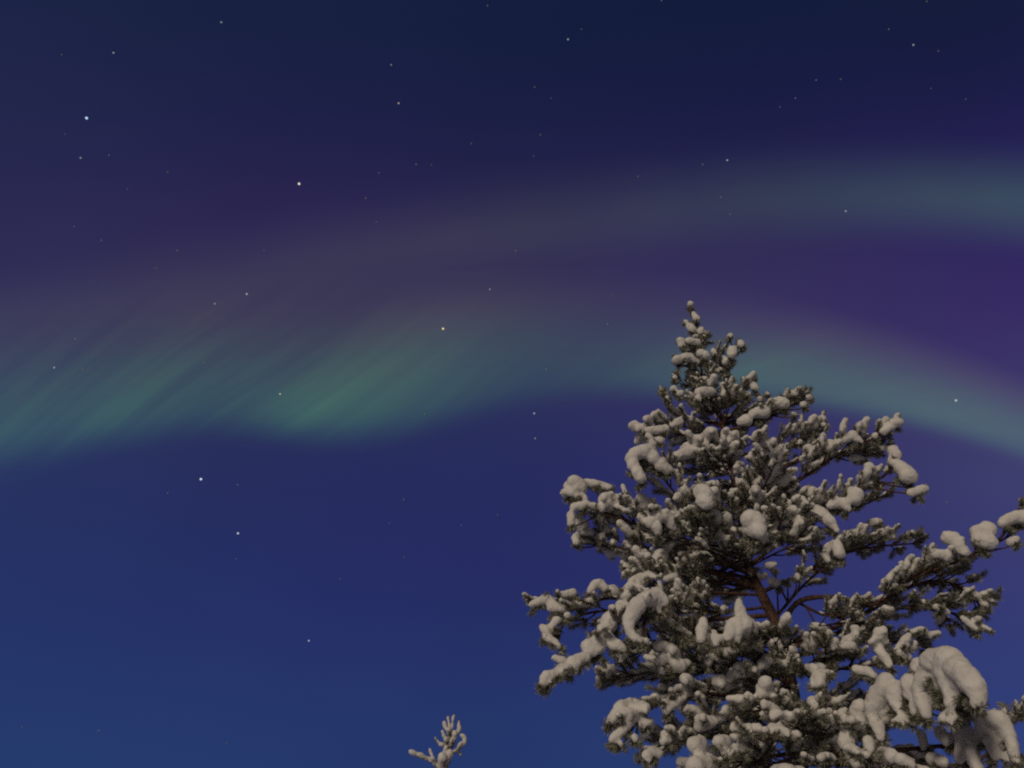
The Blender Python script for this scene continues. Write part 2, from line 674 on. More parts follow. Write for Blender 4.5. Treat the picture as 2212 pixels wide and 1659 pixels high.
LIMBS = [
    # ---- top
    dict(pts=[(1525, 790), (1511, 735), (1491, 662)], dy=0, auto=1.5, start=.15, load=.55, size=.36, line=False, caps=[(1491, 657, 7), (1497, 676, 4, 1505, 690, 7), (1482, 696, 6), (1490, 706, 8, 1496, 712, 8), (1515, 716, 8), (1528, 722, 6), (1503, 728, 6)]),
    dict(pts=[(1530, 790), (1510, 760), (1466, 742)], dy=-.15, auto=1.2, size=.4, load=.6, caps=[(1470, 737, 9, 1473, 746, 7), (1488, 738, 9, 1508, 741, 8)]),
    dict(pts=[(1540, 830), (1505, 800), (1458, 782)], dy=-.2, auto=1.2, size=.45, load=.6, caps=[(1460, 778, 9, 1490, 771, 10), (1498, 778, 7, 1507, 782, 6), (1515, 764, 11, 1523, 768, 10), (1541, 758, 7, 1545, 765, 6)]),
    dict(pts=[(1550, 880), (1510, 850), (1458, 815)], dy=.15, load=.5, auto=1, size=.6, caps=[(1458, 816, 6), (1505, 822, 9, 1527, 822, 9), (1456, 840, 8), (1470, 850, 8)]),
    dict(pts=[(1555, 915), (1480, 905), (1446, 882), (1434, 845)], dy=.2, load=.35, auto=1.6, size=.42, caps=[(1433, 842, 5), (1442, 858, 4), (1445, 880, 5)]),
    dict(pts=[(1552, 890), (1570, 815), (1584, 775), (1598, 745)], dy=-.12, auto=1.1, load=.5, size=.45, caps=[(1577, 728, 8), (1600, 741, 9, 1601, 746, 8), (1582, 756, 11, 1581, 766, 11), (1563, 775, 8, 1566, 782, 8), (1555, 800, 7)]),
    dict(pts=[(1552, 895), (1540, 870), (1515, 855)], dy=-.35, auto=.8, size=.6, caps=[(1510, 848, 10, 1535, 846, 11), (1508, 862, 8), (1561, 832, 7, 1568, 858, 10)]),
    dict(pts=[(1550, 880), (1600, 850), (1625, 832)], dy=.2, load=.7, auto=1.2, size=.6, caps=[(1608, 819, 6), (1627, 833, 8, 1632, 840, 7), (1615, 853, 8), (1658, 852, 6), (1642, 862, 7)]),
    dict(pts=[(1560, 930), (1640, 915), (1690, 885), (1746, 857)], dy=-.1, load=.7, auto=1.0, size=.7, caps=[(1684, 869, 12, 1696, 872, 12), (1712, 851, 8, 1718, 852, 7), (1748, 858, 7), (1735, 874, 8), (1628, 894, 13, 1652, 890, 14), (1600, 912, 10, 1612, 908, 12), (1716, 895, 6)]),
    dict(pts=[(1570, 985), (1680, 970), (1740, 950), (1778, 908)], dy=.2, load=.6, auto=1.1, size=.8, caps=[(1774, 904, 8, 1780, 906, 7), (1780, 918, 6), (1728, 955, 7)]),
    dict(pts=[(1565, 960), (1500, 945), (1440, 935), (1390, 935)], dy=-.2, load=.9, auto=1.0, size=.75, caps=[(1393, 934, 8, 1410, 929, 10), (1418, 930, 9, 1437, 927, 10), (1455, 918, 9, 1468, 912, 10), (1422, 950, 8, 1428, 952, 8), (1405, 948, 7)]),
    dict(pts=[(1572, 1000), (1530, 985), (1470, 992)], dy=-.45, load=.8, auto=.8, size=.75, caps=[(1462, 985, 11, 1495, 976, 12), (1522, 942, 8, 1520, 968, 12), (1587, 960, 12, 1592, 966, 9), (1505, 978, 8)]),
    # ---- left side
    dict(pts=[(1607, 1205), (1560, 1160), (1478, 1088), (1425, 1025), (1385, 1000)], dy=-.75, load=.7, auto=.7, start=.4, size=.8,
         caps=[(1370, 982, 16, 1400, 972, 16), (1365, 990, 13, 1368, 1005, 12), (1377, 1020, 12, 1384, 1034, 12), (1410, 988, 13, 1415, 995, 10), (1427, 1005, 16, 1437, 1012, 16), (1448, 1018, 9), (1478, 1060, 10, 1484, 1066, 9), (1450, 1110, 9, 1465, 1118, 8)]),
    dict(pts=[(1602, 1150), (1560, 1125), (1520, 1098)], dy=-1.0, load=.6, auto=.5, size=.7,
         caps=[(1514, 1062, 19, 1522, 1068, 20), (1514, 1082, 14, 1525, 1086, 17), (1545, 1112, 12, 1551, 1142, 10), (1568, 1116, 12, 1576, 1148, 9), (1530, 1110, 9)]),
    dict(pts=[(1612, 1200), (1630, 1170), (1640, 1150)], dy=-1.05, load=.5, auto=.5, size=.6,
         caps=[(1620, 1122, 21, 1634, 1126, 22), (1615, 1145, 15, 1638, 1146, 19), (1646, 1162, 12, 1654, 1188, 9)]),
    dict(pts=[(1605, 1190), (1500, 1170), (1410, 1140)], dy=-.65, load=.7, auto=.9, size=.85,
         caps=[(1392, 1128, 10, 1405, 1132, 10), (1410, 1118, 14, 1440, 1115, 16), (1418, 1138, 12, 1422, 1150, 9), (1448, 1130, 11, 1454, 1140, 9)]),
    dict(pts=[(1622, 1240), (1490, 1192), (1380, 1135), (1225, 1078)], dy=-.1, load=.85, auto=1.25, size=.85,
         caps=[(1268, 1043, 9, 1295, 1048, 9), (1303, 1050, 8, 1318, 1054, 7), (1220, 1062, 9, 1240, 1066, 10), (1250, 1072, 9, 1262, 1076, 9), (1346, 1050, 6, 1352, 1066, 5), (1240, 1097, 9, 1270, 1092, 10), (1282, 1094, 9, 1300, 1098, 8), (1232, 1112, 9, 1234, 1132, 9), (1330, 1078, 11, 1345, 1080, 11), (1357, 1088, 8, 1375, 1096, 9), (1395, 1095, 9, 1405, 1105, 11)]),
    dict(pts=[(1625, 1250), (1480, 1220), (1380, 1190), (1250, 1172)], dy=.35, load=.75, auto=1.2, size=.85, caps=[(1241, 1160, 7, 1246, 1175, 8), (1262, 1152, 7, 1280, 1150, 7), (1300, 1160, 8), (1325, 1172, 8)]),
    dict(pts=[(1632, 1270), (1500, 1250), (1430, 1232), (1348, 1228)], dy=.25, load=.6, auto=1.0, size=.8, caps=[(1350, 1226, 7, 1385, 1212, 7)]),
    dict(pts=[(1655, 1330), (1480, 1340), (1390, 1322), (1325, 1292), (1230, 1312), (1146, 1306)], dy=-.3, load=.9, auto=.45, start=.55, size=.75,
         caps=[(1150, 1305, 8, 1182, 1294, 10), (1188, 1298, 8, 1200, 1308, 8), (1190, 1312, 9, 1222, 1316, 10), (1212, 1286, 8, 1240, 1280, 9), (1248, 1306, 9, 1275, 1300, 10), (1274, 1276, 8, 1285, 1262, 10), (1297, 1262, 8, 1308, 1272, 8)]),
    dict(pts=[(1400, 1325), (1300, 1320), (1230, 1340), (1195, 1385)], dy=.0, dy0=-.3, load=.6, auto=1.0, start=.2, size=.65, up=.1,
         caps=[(1172, 1355, 8, 1182, 1366, 9), (1192, 1352, 8, 1205, 1340, 9), (1180, 1376, 8, 1195, 1384, 8), (1200, 1388, 9, 1208, 1398, 6), (1225, 1330, 8)]),
    dict(pts=[(1632, 1268), (1500, 1225), (1425, 1222), (1375, 1285), (1312, 1365), (1255, 1430), (1180, 1480)], dy=-.75, load=.6, auto=.8, start=.3, size=.8, up=-.05,
         caps=[(1174, 1468, 9, 1178, 1484, 6), (1180, 1462, 11, 1205, 1456, 12), (1218, 1452, 12, 1240, 1444, 12), (1232, 1430, 11, 1266, 1420, 12), (1270, 1396, 17, 1290, 1388, 18), (1280, 1404, 14, 1298, 1398, 12), (1302, 1360, 14, 1322, 1350, 14), (1312, 1340, 16, 1335, 1326, 17), (1340, 1310, 13, 1352, 1314, 14), (1352, 1286, 14, 1360, 1275, 14), (1372, 1262, 14, 1388, 1252, 14), (1398, 1248, 12, 1408, 1240, 12), (1418, 1215, 13, 1428, 1200, 14), (1440, 1185, 10, 1452, 1172, 8), (1316, 1378, 11, 1326, 1396, 10), (1335, 1395, 12, 1345, 1402, 10)]),
    dict(pts=[(1672, 1432), (1560, 1400), (1494, 1378), (1455, 1350), (1420, 1312), (1380, 1325)], dy=-1.15, load=.5, auto=.5, start=.3, size=.8,
         caps=[(1362, 1366, 10, 1357, 1340, 13), (1362, 1334, 17, 1378, 1308, 19), (1388, 1298, 19, 1415, 1288, 19), (1420, 1284, 13, 1436, 1300, 11), (1418, 1305, 9, 1424, 1322, 6), (1432, 1326, 5, 1452, 1346, 6), (1456, 1350, 6, 1490, 1370, 7), (1365, 1372, 9, 1382, 1384, 11), (1395, 1385, 10)]),
    dict(pts=[(1672, 1418), (1640, 1400), (1600, 1370)], dy=-1.05, load=.5, auto=.6, size=.6,
         caps=[(1597, 1302, 9, 1594, 1322, 9), (1603, 1318, 8, 1606, 1334, 8), (1592, 1345, 13, 1612, 1343, 14), (1580, 1352, 13, 1574, 1378, 9), (1596, 1352, 13, 1593, 1384, 8), (1612, 1352, 13, 1612, 1384, 8), (1624, 1352, 12, 1636, 1380, 8),
               (1518, 1338, 8, 1519, 1352, 11), (1516, 1360, 12, 1514, 1380, 9), (1543, 1372, 9, 1547, 1392, 7), (1556, 1378, 8)]),
    dict(pts=[(1692, 1510), (1582, 1462), (1500, 1440), (1440, 1448)], dy=-.55, load=.7, auto=1.0, size=.85,
         caps=[(1428, 1448, 9, 1445, 1440, 12), (1455, 1436, 14, 1470, 1438, 13), (1484, 1433, 8), (1537, 1414, 8, 1528, 1432, 9), (1597, 1468, 5, 1636, 1483, 5), (1420, 1428, 9, 1440, 1424, 9)]),
    dict(pts=[(1684, 1460), (1540, 1448), (1400, 1455), (1310, 1470)], dy=.2, load=.5, auto=1.3, size=.9, up=.1),
    dict(pts=[(1676, 1385), (1560, 1360), (1450, 1380), (1360, 1420)], dy=.5, load=.5, auto=1.2, size=.9, up=.1),
    dict(pts=[(1702, 1545), (1570, 1500), (1450, 1510), (1345, 1570)], dy=-.7, load=.7, auto=1.0, size=.85, up=.0,
         caps=[(1318, 1558, 10, 1340, 1530, 13), (1345, 1524, 10, 1362, 1510, 6), (1322, 1598, 9, 1345, 1578, 10), (1350, 1572, 9, 1382, 1540, 8), (1390, 1565, 10, 1405, 1558, 9), (1438, 1535, 9, 1460, 1520, 9), (1465, 1514, 8, 1486, 1500, 6), (1372, 1595, 9), (1340, 1608, 8)]),
    dict(pts=[(1712, 1605), (1600, 1570), (1500, 1590), (1398, 1635)], dy=-.6, load=.8, auto=1.0, size=.75, up=.05,
         caps=[(1395, 1628, 9, 1402, 1640, 8), (1408, 1622, 11, 1422, 1628, 11), (1432, 1602, 9, 1450, 1592, 11), (1456, 1592, 9, 1464, 1590, 9), (1475, 1588, 9, 1490, 1582, 9), (1508, 1570, 10, 1530, 1560, 12), (1536, 1560, 10, 1560, 1548, 11), (1576, 1543, 8), (1590, 1570, 7, 1620, 1572, 7)]),
    dict(pts=[(1716, 1625), (1640, 1640), (1560, 1650), (1490, 1665)], dy=-1.25, load=.6, auto=.5, size=.75, up=-.15,
         caps=[(1500, 1610, 17, 1514, 1608, 17), (1505, 1620, 13, 1512, 1624, 12), (1552, 1602, 14, 1568, 1602, 13), (1560, 1612, 10, 1562, 1628, 6), (1612, 1596, 24, 1640, 1594, 25), (1604, 1610, 14, 1612, 1616, 12), (1630, 1612, 20, 1634, 1628, 12), (1655, 1610, 14), (1670, 1558, 12, 1678, 1574, 13), (1722, 1568, 10, 1738, 1562, 9), (1742, 1582, 10, 1747, 1610, 15), (1772, 1605, 10), (1500, 1656, 22, 1530, 1650, 24), (1545, 1656, 17)]),
    dict(pts=[(1640, 1285), (1520, 1278), (1430, 1265), (1385, 1238)], dy=-.4, load=.6, auto=1.1, size=.8, up=.1, caps=[(1440, 1250, 8, 1460, 1246, 8), (1500, 1262, 7, 1518, 1258, 8)]),
    dict(pts=[(1652, 1312), (1540, 1322), (1455, 1300)], dy=-.5, load=.55, auto=1.0, size=.75, up=.1, caps=[(1470, 1292, 8, 1490, 1290, 8)]),
    # ---- right side
    dict(pts=[(1688, 1395), (1790, 1350), (1885, 1345)], dy=-.3, load=.5, auto=1.1, start=.4, size=.8, up=.05),
    dict(pts=[(1617, 1222), (1700, 1161), (1760, 1115), (1850, 1070), (1930, 1010)], dy=-.3, load=.7, auto=.7, start=.35, size=.85,
         caps=[(1842, 1062, 14, 1850, 1068, 16), (1845, 1078, 14), (1795, 1092, 9, 1808, 1084, 13), (1820, 1086, 12, 1832, 1098, 8), (1748, 1102, 10, 1768, 1104, 13), (1775, 1112, 14, 1795, 1128, 12), (1800, 1134, 8, 1808, 1146, 6), (1725, 1136, 14, 1727, 1144, 12), (1673, 1078, 11, 1678, 1086, 9), (1706, 1092, 8, 1714, 1106, 8),
               (1928, 972, 12, 1935, 985, 13), (1940, 1005, 14, 1956, 1018, 18), (1962, 1028, 18, 1970, 1034, 14), (1968, 1064, 9, 1998, 1056, 9), (1930, 1000, 9)]),
    dict(pts=[(1600, 1100), (1720, 1040), (1800, 988), (1880, 950), (1946, 916)], dy=.1, load=.75, auto=.9, size=.75,
         caps=[(1908, 932, 9, 1922, 922, 11), (1930, 915, 10, 1942, 912, 10), (1890, 942, 8), (1822, 950, 8, 1842, 940, 11), (1850, 948, 8, 1858, 953, 8), (1780, 962, 8, 1795, 958, 9), (1745, 968, 10, 1757, 975, 9)]),
    dict(pts=[(1592, 1060), (1680, 1015), (1760, 985), (1860, 985), (1915, 972)], dy=.45, load=.5, auto=1.3, size=.75, caps=[(1895, 970, 7, 1912, 966, 7), (1840, 990, 8, 1862, 992, 7)]),
    dict(pts=[(1612, 1160), (1720, 1120), (1840, 1100), (1930, 1060)], dy=.5, load=.4, auto=1.2, size=.8),
    dict(pts=[(1642, 1280), (1760, 1228), (1850, 1188), (1995, 1172)], dy=.3, load=.45, auto=1.3, size=.8, up=.1, caps=[(1880, 1130, 8, 1900, 1126, 8), (1898, 1150, 7, 1925, 1148, 7), (1955, 1160, 6)]),
    dict(pts=[(1682, 1362), (1725, 1300), (1800, 1290), (1890, 1305), (1960, 1255), (2060, 1215), (2130, 1186), (2225, 1130)], dy=-.35, load=.6, auto=.75, start=.45, size=.8,
         caps=[(2165, 1132, 10, 2185, 1120, 13), (2195, 1116, 13, 2220, 1118, 14), (2112, 1150, 17, 2134, 1144, 18), (2114, 1166, 15, 2138, 1172, 15), (2183, 1172, 9, 2195, 1165, 9), (2046, 1162, 13, 2060, 1164, 14), (2066, 1174, 13, 2084, 1192, 10), (2022, 1196, 10, 2036, 1198, 12), (2046, 1204, 9), (2004, 1194, 9)]),
    dict(pts=[(2150, 1178), (2190, 1120), (2208, 1085)], dy=0, dy0=-.3, load=.5, auto=0, caps=[(2204, 1080, 6, 2216, 1084, 6)], rad=.02),
    dict(pts=[(1690, 1400), (1850, 1335), (1960, 1270), (2050, 1258), (2128, 1312)], dy=.25, load=.5, auto=1.1, start=.4, size=.85, up=.0, caps=[(2085, 1272, 6, 2115, 1288, 8), (2120, 1292, 8, 2130, 1310, 7), (2040, 1256, 6)]),
    dict(pts=[(1690, 1405), (1830, 1360), (1960, 1310), (2040, 1318), (2110, 1360)], dy=.1, load=.5, auto=1.1, start=.4, size=.85, up=.0, caps=[(2080, 1335, 6, 2112, 1362, 7), (2020, 1310, 7, 2045, 1322, 7), (1995, 1300, 6)]),
    dict(pts=[(1670, 1340), (1735, 1265), (1785, 1222), (1812, 1200)], dy=-.3, load=.5, auto=.9, size=.7, caps=[(1808, 1176, 11, 1813, 1196, 13), (1783, 1198, 8, 1790, 1212, 7), (1660, 1222, 8, 1672, 1218, 7), (1668, 1256, 9, 1678, 1262, 9), (1700, 1250, 7), (1722, 1246, 7)]),
    dict(pts=[(1720, 1300), (1790, 1330), (1860, 1310), (1930, 1320)], dy=.1, load=.5, auto=1.2, size=.75, up=.05, caps=[(1756, 1352, 7, 1782, 1356, 8), (1870, 1362, 6, 1895, 1370, 7), (1860, 1340, 7)]),
    dict(pts=[(1690, 1420), (1800, 1405), (1900, 1385), (2005, 1400)], dy=.0, load=.5, auto=1.2, size=.8, up=.05),
    dict(pts=[(1702, 1460), (1850, 1440), (1935, 1425)], dy=-.7, load=.7, auto=.9, size=.8,
         caps=[(1897, 1402, 10, 1910, 1420, 11), (1914, 1424, 10, 1924, 1438, 8), (1940, 1408, 11, 1958, 1418, 11), (1960, 1424, 8), (1850, 1446, 10, 1875, 1450, 11), (1886, 1458, 9), (1848, 1406, 7)]),
    dict(pts=[(1698, 1450), (1730, 1455), (1765, 1470)], dy=-.75, load=.6, auto=.9, size=.7,
         caps=[(1688, 1396, 8, 1708, 1392, 10), (1700, 1404, 9, 1697, 1418, 7), (1713, 1402, 9, 1719, 1424, 9), (1720, 1432, 9, 1724, 1444, 7), (1676, 1382, 8), (1745, 1444, 10, 1760, 1446, 12), (1766, 1458, 14, 1772, 1478, 10), (1758, 1470, 9, 1756, 1480, 7), (1782, 1455, 9), (1690, 1440, 8), (1663, 1450, 8)]),
    # ---- the heavy limb reaching toward the viewer, lower right
    dict(pts=[(1722, 1600), (1850, 1575), (1990, 1535), (2105, 1520)], dy=-2.35, load=.5, auto=.4, start=.6, size=.75, up=-.4,
         caps=[(2022, 1466, 26, 2082, 1480, 26, .10), (2030, 1490, 22, 2085, 1500, 22, .16), (1912, 1500, 24, 1950, 1496, 24, .10), (1885, 1545, 20, 1925, 1540, 20, .14), (1965, 1490, 24, 1990, 1480, 24, .12), (1855, 1560, 16, 1875, 1565, 18, .12),  (2018, 1430, 27, 2050, 1428, 28), (2070, 1446, 27, 2092, 1466, 26), (2006, 1450, 22, 1994, 1478, 19), (1990, 1486, 15, 1994, 1520, 14), (1996, 1526, 13, 2001, 1546, 9), (2044, 1452, 24, 2050, 1478, 16), (2050, 1486, 14, 2052, 1518, 12), (2104, 1482, 21, 2114, 1500, 17), (2116, 1506, 15, 2110, 1522, 11),
               (1916, 1470, 15, 1910, 1488, 18), (1902, 1498, 22, 1888, 1524, 20), (1886, 1534, 16, 1892, 1560, 13), (1896, 1566, 12, 1903, 1594, 8), (1930, 1498, 19, 1942, 1528, 14), (1946, 1536, 10, 1950, 1550, 8), (1962, 1474, 19, 1965, 1500, 15), (1858, 1525, 15, 1848, 1548, 16), (1985, 1440, 16), (1975, 1520, 11, 1978, 1540, 9)]),
    dict(pts=[(1722, 1625), (1800, 1625), (1870, 1640), (1930, 1660)], dy=-1.9, load=.6, auto=.5, size=.9, up=-.1,
         caps=[(1858, 1556, 12, 1838, 1572, 14), (1832, 1580, 15, 1828, 1604, 15), (1830, 1612, 14, 1845, 1638, 12), (1848, 1644, 12, 1862, 1668, 9), (1875, 1600, 11, 1880, 1625, 9), (1905, 1625, 12, 1925, 1630, 11), (1945, 1640, 13, 1965, 1650, 12)]),
    dict(pts=[(1730, 1640), (1900, 1625), (2050, 1610), (2160, 1610), (2200, 1655)], dy=-2.0, load=.5, auto=.4, start=.6, size=.8, up=-.3,
         caps=[(2135, 1552, 15, 2160, 1558, 18), (2166, 1566, 17, 2180, 1590, 14), (2184, 1600, 12, 2196, 1648, 8), (2130, 1575, 18, 2160, 1600, 16, .10), (2085, 1590, 18, 2100, 1630, 16, .12), (2112, 1545, 13, 2120, 1562, 12), (2070, 1570, 15, 2082, 1600, 15), (2080, 1612, 13, 2072, 1640, 10), (2096, 1625, 13, 2112, 1660, 13), (2030, 1580, 12, 2045, 1600, 11), (1990, 1585, 10, 1998, 1612, 9), (2140, 1600, 12, 2150, 1630, 11), (2015, 1640, 13, 2040, 1646, 12)]),
    dict(pts=[(1724, 1648), (1900, 1652), (2090, 1650), (2165, 1595), (2198, 1548), (2250, 1510)], dy=.6, load=.4, auto=.8, start=.6, size=.7, rad=.032, caps=[(2196, 1532, 7, 2212, 1530, 7)]),
]
HEAVY = {i for i, L in enumerate(LIMBS) if L['dy'] <= -1.6}
for i, L in enumerate(LIMBS):
    k = 1.05 if i < 7 else 1.12 if i in HEAVY else 1.04
    L['caps'] = [tuple(v * (k if (j == 2 or j == 5) else 1) for j, v in enumerate(c)) for c in L.get('caps', ())]
    px_branch(**L)


# limbs on the far side and inside the crown
half = lambda y: np.interp(y, [800, 900, 1000, 1150, 1300, 1500, 1660], [0.3, 0.6, 1.0, 1.7, 2.1, 2.3, 2.5])
NF = 40
for k in range(NF):
    y = 860 + 780 * ((k + rng.uniform(0.1, 0.9)) / NF)
    x = float(np.interp(y, [p[1] for p in TRUNK[::-1]], [p[0] for p in TRUNK[::-1]]))
    p0 = at(x, y, TY)
    away = rng.random() < (0.72 if y < 1180 else 1.0)
    if y > 1300 and rng.random() < 0.35:
        continue
    a = rng.uniform(-1.25, 1.25)
    if 1240 < y < 1430 and a > -0.2:
        continue        # the open gap beside the fork of the trunk
    L = float(half(y)) * rng.uniform(0.55, 0.85)
    d = np.array([math.sin(a), math.cos(a) * (1 if away else -0.8), 0.0])
    rise = np.interp(y, [850, 1200, 1660], [0.75, 0.3, 0.02]) + rng.uniform(-0.12, 0.12)
    p1 = p0 + d * L * 0.5 + UP * L * 0.5 * rise * 1.1
    p2 = p0 + d * L + UP * L * rise
    make_branch(tree, BASE, [p0, p1, p2], 0.010 + 0.006 * L, rng.uniform(0.3, 0.75), 1.15, (), np.interp(y, [850, 1200], [0.6, 0.85]), up=0.15, start=0.2)

TRUNK.insert(0, (1735, 1710))
for (y, a, L) in [(1040, -2.6, .7), (1090, 2.5, .8), (1010, 2.9, .5), (1150, 3.0, .7), (1130, -2.3, .9), (1195, 2.6, .8), (1225, -2.9, .6), (1250, -2.3, 1.1), (1215, -2.0, 1.2), (1180, -2.3, 1.0), (1225, 2.3, .9), (1160, 2.2, .9), (1440, -2.7, .9), (1470, 2.7, .8), (1530, -2.4, 1.1), (1590, 3.0, .8), (1480, -2.2, 1.1), (1600, -2.5, 1.2), (1650, -2.9, 1.2), (1660, 3.1, 1.2), (1690, 2.6, 1.0), (1685, -2.6, 1.3), (1700, 2.2, 1.2)]:
    x = float(np.interp(y, [p[1] for p in TRUNK[::-1]], [p[0] for p in TRUNK[::-1]]))
    p0 = at(x, y, TY)
    d = np.array([math.sin(a), math.cos(a), 0.0])
    make_branch(tree, BASE, [p0, p0 + d * L * 0.5 + UP * 0.06 * L, p0 + d * L + UP * 0.04], 0.014, 0.75, 1.1, (), 0.75, up=0.05, start=0.25)

for k in range(16):
    y = 745 + 190 * k / 15
    x = float(np.interp(y, [p[1] for p in TRUNK[::-1]], [p[0] for p in TRUNK[::-1]]))
    p0 = at(x, y, TY)
    a = k * 2.4 + 0.7
    L = 0.16 + 0.30 * k / 15
    d = np.array([math.sin(a), math.cos(a), 0.0])
    make_branch(tree, BASE, [p0, p0 + d * L * 0.5 + UP * 0.25 * L, p0 + d * L + UP * 0.55 * L], 0.009, 0.65, 1.3, (), 0.42 + 0.012 * k, up=0.2, start=0.2, line=False)

# limbs below the frame, down to the bare foot of the trunk
for k in range(9):
    z = 1.9 + 2.2 * k / 8
    a = k * 2.4 + rng.uniform(-0.3, 0.3)
    L = rng.uniform(1.5, 2.5)
    p0 = BASE + np.array([0, 0, z])
    d = np.array([math.cos(a), math.sin(a), 0])
    make_branch(tree, BASE, [p0, p0 + d * L * 0.5 + UP * 0.02, p0 + d * L - UP * L * 0.16], 0.04, 0.9, 0.75, (), 1.0, up=0.05)

# ------------------------------------------------------------------ the small frosted pine whose top pokes in at the bottom edge
SY = 8.0
sp = lambda x, y, o=0.0: at(853.3 + x / 10.78, 1524 + y / 10.78, SY + o)
SX = sp(1080, 1480)
SB = np.array([SX[0] - 0.05, SY, 0.0])
small = empty('young_pine', SB)
tag(small, 'small frosted pine showing only its knobbly finger-like top at the bottom edge', 'tree')
a = Acc()
stem = [SB + np.array([0, 0, -0.05]), SB + np.array([0.02, 0, 1.4]), sp(1060, 1900), sp(1085, 1480), sp(1220, 1180), sp(1235, 880), sp(1290, 600)]
S = curve(stem, 50)
a.tube(S, np.interp(np.linspace(0, 1, 50), [0, 0.5, 0.8, 1], [0.07, 0.05, 0.04, 0.012]), 9)
a.build('trunk', FROST, small, SB)


def finger(pts, r, o=0.0, snow=True, pad=(0.25, 1.0), rs=1.0):
    B = Branch()
    P = curve([sp(x, y, o * i / max(1, len(pts) - 1)) for i, (x, y) in enumerate(pts)], 12)
    R = r / 10.78 * m_per_px(P[0])
    B.wood.tube(P, np.linspace(R * 0.62, R * 0.5, 12), 7)
    B.needles(P, 110, R * 1.25, 0.0035)
    ob = B.wood.build('branch', FROST, small, SB)
    B.needle.build('needles', NEEDLE, ob, SB)
    if snow:
        bl = []
        for i in range(26):
            u = pad[0] + (pad[1] - pad[0]) * i / 25
            j = min(int(u * 11), 10)
            f = u * 11 - j
            c = P[j] * (1 - f) + P[j + 1] * f
            q = R * rs * rng.uniform(0.78, 1.0) * (1.0 if i < 22 else 1.12)
            bl.append((c + UP * R * 0.42 + np.array([-0.2, -0.35, 0]) * R, np.array([q, q, q])))
        snow_jobs.append((bl, ob, SB, 0.011))


finger([(1290, 640), (1200, 560), (1150, 420)], 46)
finger([(1265, 620), (1270, 480), (1235, 300)], 40, 0.05)
finger([(1320, 640), (1345, 440), (1374, 255)], 36, -0.05)
finger([(1390, 700), (1500, 600), (1490, 400)], 44, 0.03, pad=(0.1, 1.0))
finger([(1260, 820), (1160, 760), (1110, 630)], 46, -0.05)
finger([(1250, 700), (1262, 620), (1258, 590)], 62, -0.12)
finger([(1330, 950), (1390, 800), (1400, 680)], 62, -0.10)
finger([(1420, 1050), (1540, 960), (1640, 830), (1570, 730)], 60, -0.02, pad=(0.35, 1.0))
finger([(1300, 1120), (1440, 1040), (1560, 900)], 46, -0.08)
finger([(1240, 900), (1090, 940), (1000, 860), (945, 780)], 44, -0.05)
finger([(1230, 1000), (1320, 900), (1330, 840)], 56, -0.14)
finger([(1230, 900), (1190, 840), (1200, 810)], 50, -0.12)
finger([(1350, 1110), (1480, 1080), (1550, 1170)], 34, 0.02)
finger([(1080, 1480), (850, 1300), (600, 1200), (370, 1110)], 64, -0.12, pad=(0.1, 1.0))
finger([(930, 1360), (870, 1200), (815, 1050)], 52, 0.0)
finger([(960, 1480), (920, 1330), (890, 1250)], 60, -0.08)
finger([(1080, 1520), (1100, 1400), (1130, 1260)], 120, -0.08, rs=.9)
finger([(1150, 1480), (1230, 1330), (1290, 1180)], 90, -0.05)
finger([(1200, 1200), (1190, 1080), (1200, 1010)], 55, -0.03)
for k in range(14):
    z = 1.0 + (SX[2] - 1.35) * k / 13
    aa = k * 2.4
    p0 = SB + np.array([0.02, 0, z])
    d = np.array([math.cos(aa), math.sin(aa), 0])
    L = 0.85 - 0.4 * k / 13
    make_branch(small, SB, [p0, p0 + d * L * 0.5, p0 + d * L + UP * 0.1 * L], 0.02, 0.7, 0.8, (), 0.55)

finish_snow(snow_jobs)


